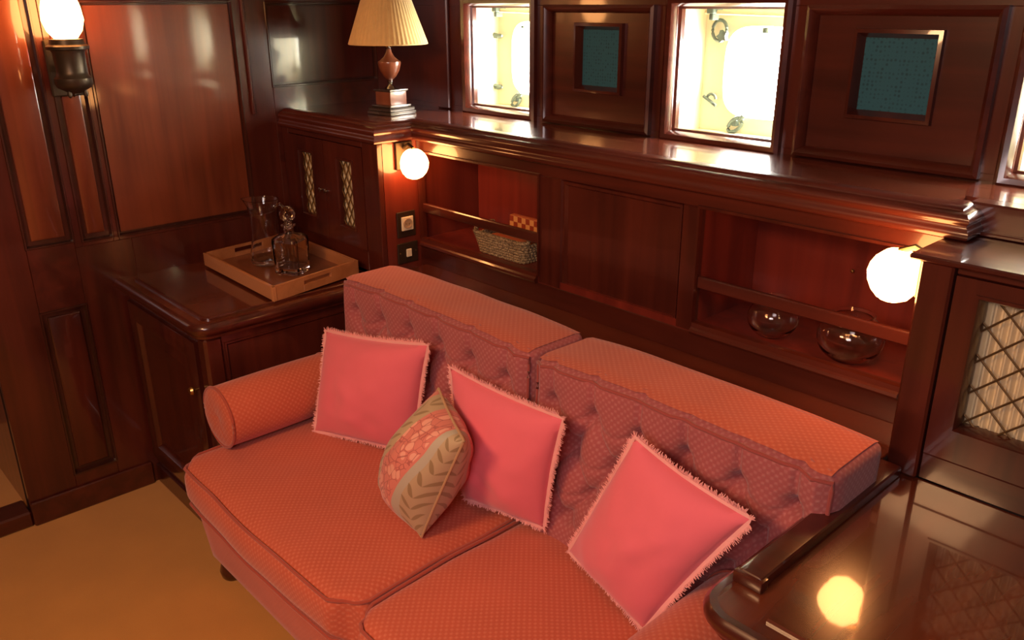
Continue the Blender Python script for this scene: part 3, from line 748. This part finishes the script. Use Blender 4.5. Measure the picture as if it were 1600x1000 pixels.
# rolled arm bolsters
def bolster(label, c, r, L, rz=0, side='left'):
    t = thing('bolster', label, 'bolster', (c[0], c[1], c[2]), 'bolsters at the sofa ends', rz)
    n = 40; m = 26; bm = bmesh.new(); rows = []
    prof = [(0, -L/2+.006), (r*.3, -L/2+.001), (r*.62, -L/2), (r*.86, -L/2+.002), (r*.97, -L/2+.006), (r*1.0, -L/2+.014)]
    prof += [(r*(1+.02*math.sin(math.pi*k/20)), -L/2+.014+(L-.028)*k/20) for k in range(1, 20)] + [(rr, -z) for rr, z in reversed(prof)]
    bm = lathe(prof, (0, 0, 0), 44, fn=lambda a, z: 1+.012*math.sin(3*a+z*6))
    for v in bm.verts:
        if abs(v.co.z) > L/2-.0055:
            q = math.hypot(v.co.x, v.co.y)/r; a_ = math.atan2(v.co.y, v.co.x)
            v.co.z += math.copysign(.0022*math.sin(11*a_+2*math.sin(3*a_))*math.sin(math.pi*min(1, q)), v.co.z)
    bmesh.ops.rotate(bm, verts=bm.verts, cent=(0, 0, 0), matrix=Matrix.Rotation(-math.pi/2, 3, 'X'))
    for v in bm.verts: v.co.z *= .97 if v.co.z > 0 else .94
    bmesh.ops.translate(bm, verts=bm.verts, vec=(0, 0, r*.95))
    o = obj('bolster_roll', bm, FSEAT, t, local=True)
    me = o.data; uv = me.uv_layers.new(name='UVMap')
    for p in me.polygons:
        for li in p.loop_indices:
            co = me.vertices[me.loops[li].vertex_index].co
            if abs(p.normal.y) > .7: uv.data[li].uv = (co.x, co.z)
            else:
                a = math.atan2(co.z-r*.95, co.x); ac = math.atan2(p.center.z-r*.95, p.center.x)
                if a-ac > math.pi: a -= 2*math.pi
                if ac-a > math.pi: a += 2*math.pi
                uv.data[li].uv = (a*r, co.y)
    for s in (-1, 1):
        pts = [(r*.99*math.cos(k*2*math.pi/36)*(1+.012*math.sin(3*k*2*math.pi/36)), s*(L/2-.008), r*.95+r*.965*math.sin(k*2*math.pi/36)) for k in range(36)]
        obj('piping', tube(bmesh.new(), pts, .004, True, 8), PIPE, t, local=True)
    return t
bolster('coral patterned arm bolster beside the low corner cabinet', (-2.076, .995, .440), .090, .36)
bolster('coral patterned arm bolster beside the glossy right cabinet', (-.650, 1.01, .438), .084, .38)

# ================================================================== PILLOWS
def pillow(name, label, C, T, mat, fringe=True, nrm=None, group=None, pinch=.05, N_=28, seed=0, dent=.0, sagc=None):
    """C = corners BL, BR, TR, TL (world); T thickness"""
    BL, BR, TR, TL = [Vector(c) for c in C]; cen = (BL+BR+TR+TL)/4
    t = thing(name, label, 'cushion', cen-Vector((0, 0, 0)), group)
    n = (BR-BL+TR-TL).cross(TL-BL+TR-BR).normalized()
    def P(u, v, sgn):
        a, b = (u+1)/2, (v+1)/2
        # edges bow inwards between the corners
        uu = u*(1-pinch*(1-v*v)); vv = v*(1-pinch*(1-u*u)); a, b = (uu+1)/2, (vv+1)/2
        p = BL*(1-a)*(1-b)+BR*a*(1-b)+TR*a*b+TL*(1-a)*b
        h = T/2*(max(0, (1-u*u))**.55)*(max(0, (1-v*v))**.55)
        h *= 1+.16*noise.noise(Vector((u*1.6+seed, v*1.6, sgn)))-dent*math.exp(-((v-.9)**2*3+u*u*5))
        h += .009*noise.noise(Vector((u*3+seed, v*3, 2+sgn)))*(1-u*u)*(1-v*v)
        return p+n*h*sgn
    bm = bmesh.new(); uvl = bm.loops.layers.uv.new('UVMap')
    grid = {}
    for sg in (1, -1):
        for i in range(N_+1):
            for j in range(N_+1):
                bd = i in (0, N_) or j in (0, N_)
                key = (i, j, 0 if bd else sg)
                if key not in grid:
                    u = -math.cos(math.pi*i/N_)*.35+(-1+2*i/N_)*.65; v = -math.cos(math.pi*j/N_)*.35+(-1+2*j/N_)*.65
                    grid[key] = bm.verts.new(P(u, v, sg))
        for i in range(N_):
            for j in range(N_):
                q = [(i, j), (i+1, j), (i+1, j+1), (i, j+1)]
                vs = [grid[(a, b, 0 if a in (0, N_) or b in (0, N_) else sg)] for a, b in q]
                f = bm.faces.new(vs)
                for lp, (a, b) in zip(f.loops, q): lp[uvl].uv = (a/N_, b/N_)
    obj('cover', bm, mat, t, ang=80)
    edge = []
    K = 70
    for (s0, s1) in (((-1, -1), (1, -1)), ((1, -1), (1, 1)), ((1, 1), (-1, 1)), ((-1, 1), (-1, -1))):
        for k in range(K): edge.append(P(s0[0]+(s1[0]-s0[0])*k/K, s0[1]+(s1[1]-s0[1])*k/K, 0))
    if fringe:
        bm = bmesh.new(); M_ = len(edge)
        # narrow flange then frayed threads
        fl = []
        for k, p in enumerate(edge):
            tg = (edge[(k+1) % M_]-edge[k-1]).normalized(); out = tg.cross(n)
            if out.dot(p-cen) < 0: out = -out
            cor = min(k % K, K-k % K); 
            if cor < 2: out = (p-cen).normalized()
            fl.append((p, out.normalized(), tg))
        a = [bm.verts.new(p-o*.002) for p, o, _ in fl]
        b = [bm.verts.new(p+o*(.008+.002*noise.noise(p*60))+n*.003*noise.noise(p*30)) for p, o, _ in fl]
        for k in range(M_): bm.faces.new((a[k], a[(k+1) % M_], b[(k+1) % M_], b[k]))
        rg = random.Random(seed*13+5)
        for k in range(M_):
            p, o, tg = fl[k]; p2 = fl[(k+1) % M_][0]
            for h_ in (.0, .25, .5, .75):
                q = p.lerp(p2, h_)+o*.007; ln = .004+.007*rg.random(); w_ = .0011
                dirn = (o+tg*rg.uniform(-.5, .5)+n*rg.uniform(-.5, .5)).normalized()
                v1, v2, v3, v4 = bm.verts.new(q-tg*w_), bm.verts.new(q+tg*w_), bm.verts.new(q+dirn*ln+tg*w_*.6), bm.verts.new(q+dirn*ln-tg*w_*.6)
                bm.faces.new((v1, v2, v3, v4))
                v5, v6 = bm.verts.new(q-n*w_), bm.verts.new(q+n*w_)
                bm.faces.new((v5, v6, v3))
        fo = obj('fringe', bm, FRINGE, t, smooth=False); fo['kind'] = 'stuff'; fo['label'] = 'pale frayed fringe'
    else:
        obj('piping', tube(bmesh.new(), edge, .003, True, 6), FRP, t)
    return t
FLC = [(-1.570, 1.010, .455), (-1.335, .955, .450), (-1.215, .990, .735), (-1.400, 1.070, .766)]
FRP = cloth('tan_piping', (0.50, 0.30, 0.15))
#PILLOWS#
pillow('scatter_cushion', 'square pink cushion leaning at the left end beside the bolster', [(-1.955, 1.045, .450), (-1.640, 1.165, .460), (-1.545, 1.150, .806), (-1.975, 1.120, .728)], .13, PINK, seed=1)
pillow('scatter_cushion', 'pink cushion in the middle behind the striped floral one', [(-1.375, 1.120, .462), (-1.160, 1.172, .462), (-1.075, 1.140, .784), (-1.447, 1.143, .779)], .12, PINK, seed=2)
pillow('scatter_cushion', 'pink cushion tipped on its corner nearest the right cabinet', [(-1.055, 1.150, .462), (-.790, 1.075, .462), (-.605, 1.100, .790), (-.868, 1.120, .829)], .13, PINK, seed=3)
pillow('floral_cushion', 'plump cushion with beige leaf and pink flower stripes', FLC, .19, FLORAL, fringe=False, seed=4, pinch=.03)

# ================================================================== TRAY with jug and decanter
tr = thing('tray', 'square light wooden tray with slotted handles on the corner cabinet', 'tray', (-2.46, 1.25, ZC))
import math as _m
tr.rotation_euler = (0, 0, 0)
# corners measured on the cabinet top
TA, TB, TC, TD = Vector((-2.735, 1.100, 0)), Vector((-2.190, 1.075, 0)), Vector((-2.300, 1.425, 0)), Vector((-2.735, 1.425, 0))
TB = Vector((-2.200, 1.085, 0)); TC = Vector((-2.262, 1.420, 0)); TD = Vector((-2.740, 1.430, 0)); TA = Vector((-2.700, 1.095, 0))
zb = ZC+.0085
def wallbm(a, b, z0, z1, th, slot=None):
    """a thin upright wall between plan points a and b, with an optional hand slot"""
    d = (b-a); L = d.length; d.normalize(); nn = Vector((-d.y, d.x, 0)); bm = bmesh.new()
    def blk(s0, s1, h0, h1):
        t = bmesh.new(); bmesh.ops.create_cube(t, size=1)
        for v in t.verts:
            s = s0 if v.co.x < 0 else s1; h = h0 if v.co.z < 0 else h1; q = 0 if v.co.y < 0 else th
            p = a+d*s+nn*q; v.co = Vector((p.x, p.y, h))
        bmesh.ops.bevel(t, geom=t.edges[:], offset=.0008, segments=1, affect='EDGES'); join(bm, t)
    if slot:
        c, hw, h0, h1 = slot
        blk(0, L*c-hw, z0, z1); blk(L*c+hw, L, z0, z1); blk(L*c-hw, L*c+hw, z0, h0); blk(L*c-hw, L*c+hw, h1, z1)
    else: blk(0, L, z0, z1)
    return bm
TRH = .812
part('side', wallbm(TA, TB, zb, TRH, .010), WTRAY, tr)
part('side', wallbm(TB, TC, zb, TRH, .010, (.5, .055, .788, .803)), WTRAY, tr)
part('side', wallbm(TC, TD, zb, TRH, .010), WTRAY, tr)
part('side', wallbm(TD, TA, zb, TRH, .010, (.5, .055, .788, .803)), WTRAY, tr)
WTB = wood('brown_tray_base', (0.16, 0.05, 0.022), (0.25, 0.085, 0.035), 'x', rough=.3, coat=.3)
part('tray_base', slab([(p.x, p.y) for p in [TA+Vector((.006, .006, 0)), TB+Vector((-.006, .006, 0)), TC+Vector((-.006, -.006, 0)), TD+Vector((.006, -.006, 0))]], zb, zb+.006), WTB, tr)
zt = zb+.0065
jg = thing('glass_jug', 'tall clear glass jug standing on the wooden tray', 'jug', (-2.555, 1.255, zt))
def spout(a, z):
    d = math.cos((a-math.radians(215))); k = max(0, (z-.17)/.055)
    return 1+(.40*max(0, d)**10)*k
outp = [(0, 0), (.046, 0), (.053, .004), (.057, .018), (.056, .035), (.049, .060), (.046, .09), (.045, .16), (.047, .195), (.053, .216), (.054, .218)]
inn = [(.051, .217), (.0445, .195), (.0425, .16), (.0435, .09), (.0465, .060), (.053, .035), (.053, .022), (.044, .010), (0, .010)]
obj('jug_body', lathe(outp+inn, (0, 0, 0), 48, fn=spout), GLASS, jg, local=True)
hp = [(.045*math.cos(.6)+q[0]*math.cos(.6), .045*math.sin(.6)+q[0]*math.sin(.6), q[1]) for q in ((-.002, .195), (.018, .205), (.034, .19), (.036, .15), (.028, .11), (.012, .085), (.001, .078))]
obj('handle', tube(bmesh.new(), hp, .0045, seg=10), GLASS, jg, local=True)
dc = thing('decanter', 'square crystal decanter with a round stopper on the tray', 'decanter', (-2.405, 1.262, zt), rz=.55)
def sq(a, z):
    if z > .127: return 1
    c = max(abs(math.cos(a)), abs(math.sin(a))); return min(1/c, 1.30)
dp_ = [(0, 0), (.040, 0), (.043, .005), (.045, .05), (.047, .105), (.045, .116), (.034, .125), (.018, .131), (.015, .140), (.016, .150), (.023, .156), (.023, .159)]
di = [(.012, .158), (.011, .138), (.014, .130), (.030, .118), (.038, .106), (.039, .09), (.038, .05), (.036, .024), (0, .022)]
obj('bottle', lathe(dp_+di, (0, 0, 0), 48, fn=sq), GLASS, dc, local=True, ang=20)
bm = bmesh.new(); bmesh.ops.create_icosphere(bm, subdivisions=2, radius=.0265)
bmesh.ops.translate(bm, verts=bm.verts, vec=(0, 0, .193))
lathe([(0, .145), (.009, .146), (.010, .160), (.013, .164), (.010, .170), (0, .170)], (0, 0, 0), 16, bm)
obj('stopper', bm, GLASS, dc, local=True, ang=5)

# ================================================================== LAMPS
def shade_mesh(c, r, h, tilt=0):
    """bubbly tulip shade of pressed glass"""
    prof_ = [(0, -h*.52), (r*.30, -h*.50), (r*.58, -h*.44), (r*.82, -h*.30), (r*.96, -h*.12), (r*1.0, h*.06), (r*.93, h*.22), (r*.78, h*.36), (r*.56, h*.46), (r*.40, h*.50), (0, h*.52)]
    return lathe(prof_, c, 56, fn=lambda a, z: 1+.045*math.cos(7*a)+.03*math.sin(60*z+2*a))
w1 = thing('wall_lamp', 'lit lamp on the cupboard side above the sockets', 'wall lamp', (-2.188, 1.575, 1.12), 'lit lamps in the shelf bays')
obj('glass_shade', shade_mesh((-2.122, 1.560, 1.125), .043, .090), GLOW, w1)
bm = B(-2.1895, -2.180, 1.535, 1.600, 1.10, 1.186, .002); tube(bm, [(-2.182, 1.565, 1.168), (-2.150, 1.563, 1.182), (-2.122, 1.560, 1.172)], .006, seg=10)
obj('bracket', bm, BRONZE, w1)
w2 = thing('wall_lamp', 'lit lamp on the right pillar above the glass bowls', 'wall lamp', (-.541, 1.52, 1.12), 'lit lamps in the shelf bays')
obj('glass_shade', shade_mesh((-.598, 1.515, 1.125), .046, .096), GLOW, w2)
bm = B(-.550, -.5405, 1.49, 1.55, 1.10, 1.184, .002); tube(bm, [(-.545, 1.52, 1.172), (-.572, 1.518, 1.184), (-.598, 1.515, 1.172)], .006, seg=10)
obj('bracket', bm, BRASS, w2)
sc_ = thing('sconce', 'bronze wall sconce with lit glass at the top left', 'wall lamp', (XL+.012, .79, 1.36))
cxs, cys = -2.685, .785
obj('back_plate', B(XL+.0005, XL+.012, .745, .835, 1.34, 1.50, .004), BRONZE, sc_)
obj('sconce_body', lathe([(0, -.032), (.016, -.030), (.030, -.022), (.044, -.014), (.050, -.004), (.050, .012), (.043, .020), (.041, .030), (.042, .080), (.046, .088), (.056, .091), (.057, .099), (.047, .104), (.044, .118), (0, .118)], (cxs, cys, 1.385), 32), BRONZE, sc_)
obj('arm', tube(bmesh.new(), [(XL+.010, .79, 1.42), (cxs-.03, cys, 1.42)], .012, seg=10), BRONZE, sc_)
for (dx, dy) in ((.012, -.02), (.016, .022), (-.02, 0)):
    obj('finial', lathe([(0, -.030), (.005, -.026), (.007, -.018), (.004, -.010), (.006, 0), (0, .001)], (cxs+dx, cys+dy, 1.372), 12), BRONZE, sc_)
obj('glass_shade', lathe([(0, 0), (.030, .001), (.045, .02), (.054, .05), (.050, .085), (.040, .12), (.036, .15), (0, .151)], (cxs, cys, 1.5035), 32, fn=lambda a, z: 1+.05*math.cos(8*a)), GLOW, sc_)

tl = thing('table_lamp', 'table lamp with pleated cream shade and wooden urn base on the ledge', 'lamp', (-2.385, 1.672, 1.2475), rz=.12)
P0 = Vector((-2.385, 1.668, 1.2388))
def tb(h, z0, z1, bev=.003): return box(bmesh.new(), -h, h, -h, h, z0, z1, bev, 2)
bm = tb(.058, .0, .010); box(bm, -.055, .055, -.055, .055, .010, .022, .005, 3); box(bm, -.047, .047, -.047, .047, .022, .030, .004, 2)
LDARK = plain('dark_bronze_polished', (0.07, 0.05, 0.04), .25, .5, .3)
rt_ = .0
obj('plinth', bm, LDARK, tl, local=True)
WURN = wood('urn_wood', (0.15, 0.040, 0.018), (0.26, 0.08, 0.035), 'z', rough=.3, coat=.5)
bm = tb(.036, .030, .072, .002); obj('pedestal', bm, WURN, tl, local=True)
obj('pedestal_cap', tb(.041, .072, .079, .002), LDARK, tl, local=True)
obj('stem', lathe([(0, .079), (.020, .080), (.017, .084), (.008, .092), (.006, .098), (.011, .103), (.006, .108), (0, .109)], (0, 0, 0), 24), STEEL, tl, local=True)
obj('urn', lathe([(0, .108), (.008, .108), (.020, .118), (.032, .138), (.038, .160), (.037, .166), (.030, .170), (.018, .180), (.010, .194), (.008, .205), (0, .206)], (0, 0, 0), 32), WURN, tl, local=True)
obj('neck', lathe([(0, .205), (.009, .206), (.011, .210), (.006, .214), (.006, .222), (.009, .225), (.005, .230), (.005, .250), (0, .250)], (0, 0, 0), 20), STEEL, tl, local=True)
prs = []
bm = lathe([(.128, .222), (.127, .226), (.062, .405), (.060, .405), (.124, .226), (.125, .222), (.128, .222)], (0, 0, 0), 216, fn=lambda a, z: 1+.010*math.cos(54*a))
obj('lamp_shade', bm, SHADE, tl, local=True, ang=80)
obj('shade_trim', tube(bmesh.new(), [(.1275*math.cos(k*math.pi/36), .1275*math.sin(k*math.pi/36), .222) for k in range(72)], .0022, True, 6), SHADE, tl, local=True)

# ================================================================== SOCKETS on the cupboard side
XS = -2.1895
def sock(Yc, zc, half, hz): return B(XS, XS+.006, Yc-half, Yc+half, zc-hz, zc+hz, .0015)
t = thing('wall_socket', 'cream power socket in a dark plate under the left lamp', 'socket', (XS, 1.565, .925))
obj('mount_plate', sock(1.565, .922, .036, .042), DARK, t)
obj('socket_cover', B(XS+.006, XS+.011, 1.543, 1.589, .902, .947, .0015), WHITE, t)
bm = lathe([(0, -.001), (.012, -.001), (.0125, .001), (.0165, .0015), (.0172, 0), (.0172, -.002), (0, -.002)], (0, 0, 0), 32)
bmesh.ops.rotate(bm, verts=bm.verts, cent=(0, 0, 0), matrix=Matrix.Rotation(math.pi/2, 3, 'Y')); bmesh.ops.translate(bm, verts=bm.verts, vec=(XS+.0125, 1.566, .925))
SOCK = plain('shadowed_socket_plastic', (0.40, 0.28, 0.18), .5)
obj('socket_well', bm, SOCK, t)
bm = bmesh.new()
for d in (-.006, .006):
    tube(bm, [(XS+.0105, 1.566+d, .925), (XS+.0138, 1.566+d, .925)], .0018, seg=8)
obj('contact', bm, BRASS, t)
t = thing('light_switch', 'small cream rocker switch in a dark plate below the socket', 'switch', (XS, 1.565, .826))
obj('mount_plate', sock(1.566, .826, .040, .034), DARK, t)
obj('rocker', B(XS+.006, XS+.012, 1.557, 1.577, .813, .839, .0015), WHITE, t)
for y in (1.534, 1.597): obj('screw', B(XS+.006, XS+.0075, y-.002, y+.002, .826, .830, .0005), BRASS, t)

# ================================================================== CONTENTS OF THE BAYS
ba = thing('basket', 'rectangular woven wicker basket in the left shelf bay', 'basket', (-1.838, 1.705, .8625))
def rr_loop(hx, hy, r, z, n=5, wob=0):
    pts = []
    for (sx, sy, a0) in ((1, 1, 0), (-1, 1, math.pi/2), (-1, -1, math.pi), (1, -1, 1.5*math.pi)):
        for k in range(n+1):
            a = a0+math.pi/2*k/n; pts.append(Vector((sx*(hx-r)+r*math.cos(a), sy*(hy-r)+r*math.sin(a), z)))
    out = []
    for i in range(len(pts)):
        a, b = pts[i], pts[(i+1) % len(pts)]; m = max(1, int((b-a).length/.006))
        for k in range(m): out.append(a.lerp(b, k/m))
    return out
bm = bmesh.new()
for row in range(7):
    z = .005+row*.0085; g = row/7
    lp = rr_loop(.100+.016*g, .044+.010*g, .02, z)
    c = Vector((0, 0, z))
    lp = [p+(p-c).normalized()*(.0018*math.cos(math.pi*(k+row))) for k, p in enumerate(lp)]
    tube(bm, lp, .0052, True, 6)
wv = obj('woven_side', bm, WICK, ba, local=True)
obj('basket_floor', box(bmesh.new(), -.098, .098, -.043, .043, .001, .007, .001), WICK, ba, local=True)
lp = rr_loop(.118, .055, .022, .065)
for p in lp: p.z += .016*max(0, (abs(p.x)-.102)/.016)*(1 if abs(p.y) < .035 else .2)
obj('rim', tube(bmesh.new(), lp, .0072, True, 8), WICK, ba, local=True)
tag(obj('wooden_board', B(-1.905, -1.745, 1.672, 1.738, .900, .922, .002), WFLD, origin=(-1.82, 1.70, .900)), 'flat orange wooden box lying inside the wicker basket', 'box')
ba.rotation_euler = (0, 0, 0)
ck = thing('games_box', 'small chequered wooden games box behind the wicker basket', 'box', (-1.93, 1.86, .8625))
obj('chequered_front', box(bmesh.new(), 0, .129, .0, .004, 0, .0925, 0), CHECK, ck, local=True)
obj('box_body', box(bmesh.new(), -.003, .132, .0045, .022, 0, .0935, .001), WFLD, ck, local=True)
ck.location = (-1.945, 1.800, .8625)
def bowl(label, x, y, r, h):
    t = thing('glass_bowl', label, 'bowl', (x, y, .8625))
    zc = h*.46; out = []
    n = 18
    for k in range(n+1):
        a = -math.pi/2+(math.pi*.80)*k/n; out.append((r*math.cos(a), zc+h*.50*math.sin(a)))
    base = [(0, 0), (r*.42, 0)]
    out = [(rr, max(z, .0005)) for rr, z in out if z > .001 and rr > r*.3]
    rim = out[-1]; lip = [(rim[0]+.004, rim[1]+.006), (rim[0]+.002, rim[1]+.0075)]
    th = .0022
    inner = [(rr-th, z+(th if z < h*.3 else 0)) for rr, z in reversed(out)]
    obj('bowl_body', lathe(base+out+lip+inner+[(0, .004)], (0, 0, 0), 48), GLASS, t, local=True)
    return t
bowl('small round glass bowl left of its twin in the right bay', -.928, 1.690, .058, .100)
bowl('large round glass bowl nearest the right lamp', -.738, 1.685, .070, .116)
for (x, z, lb) in ((-.84, 1.00, 'tiny brass stud on the back of the right bay'), (-.66, 1.02, 'tiny brass stud below the right lamp')):
    bm = lathe([(0, 0), (.004, 0), (.005, .003), (.003, .006), (0, .007)], (0, 0, 0), 12)
    bmesh.ops.rotate(bm, verts=bm.verts, cent=(0, 0, 0), matrix=Matrix.Rotation(math.pi/2, 3, 'X')); bmesh.ops.translate(bm, verts=bm.verts, vec=(x, YW-.0125, z))
    tag(obj('brass_stud', bm, BRASS, origin=(x, YW-.013, z)), lb, 'stud')
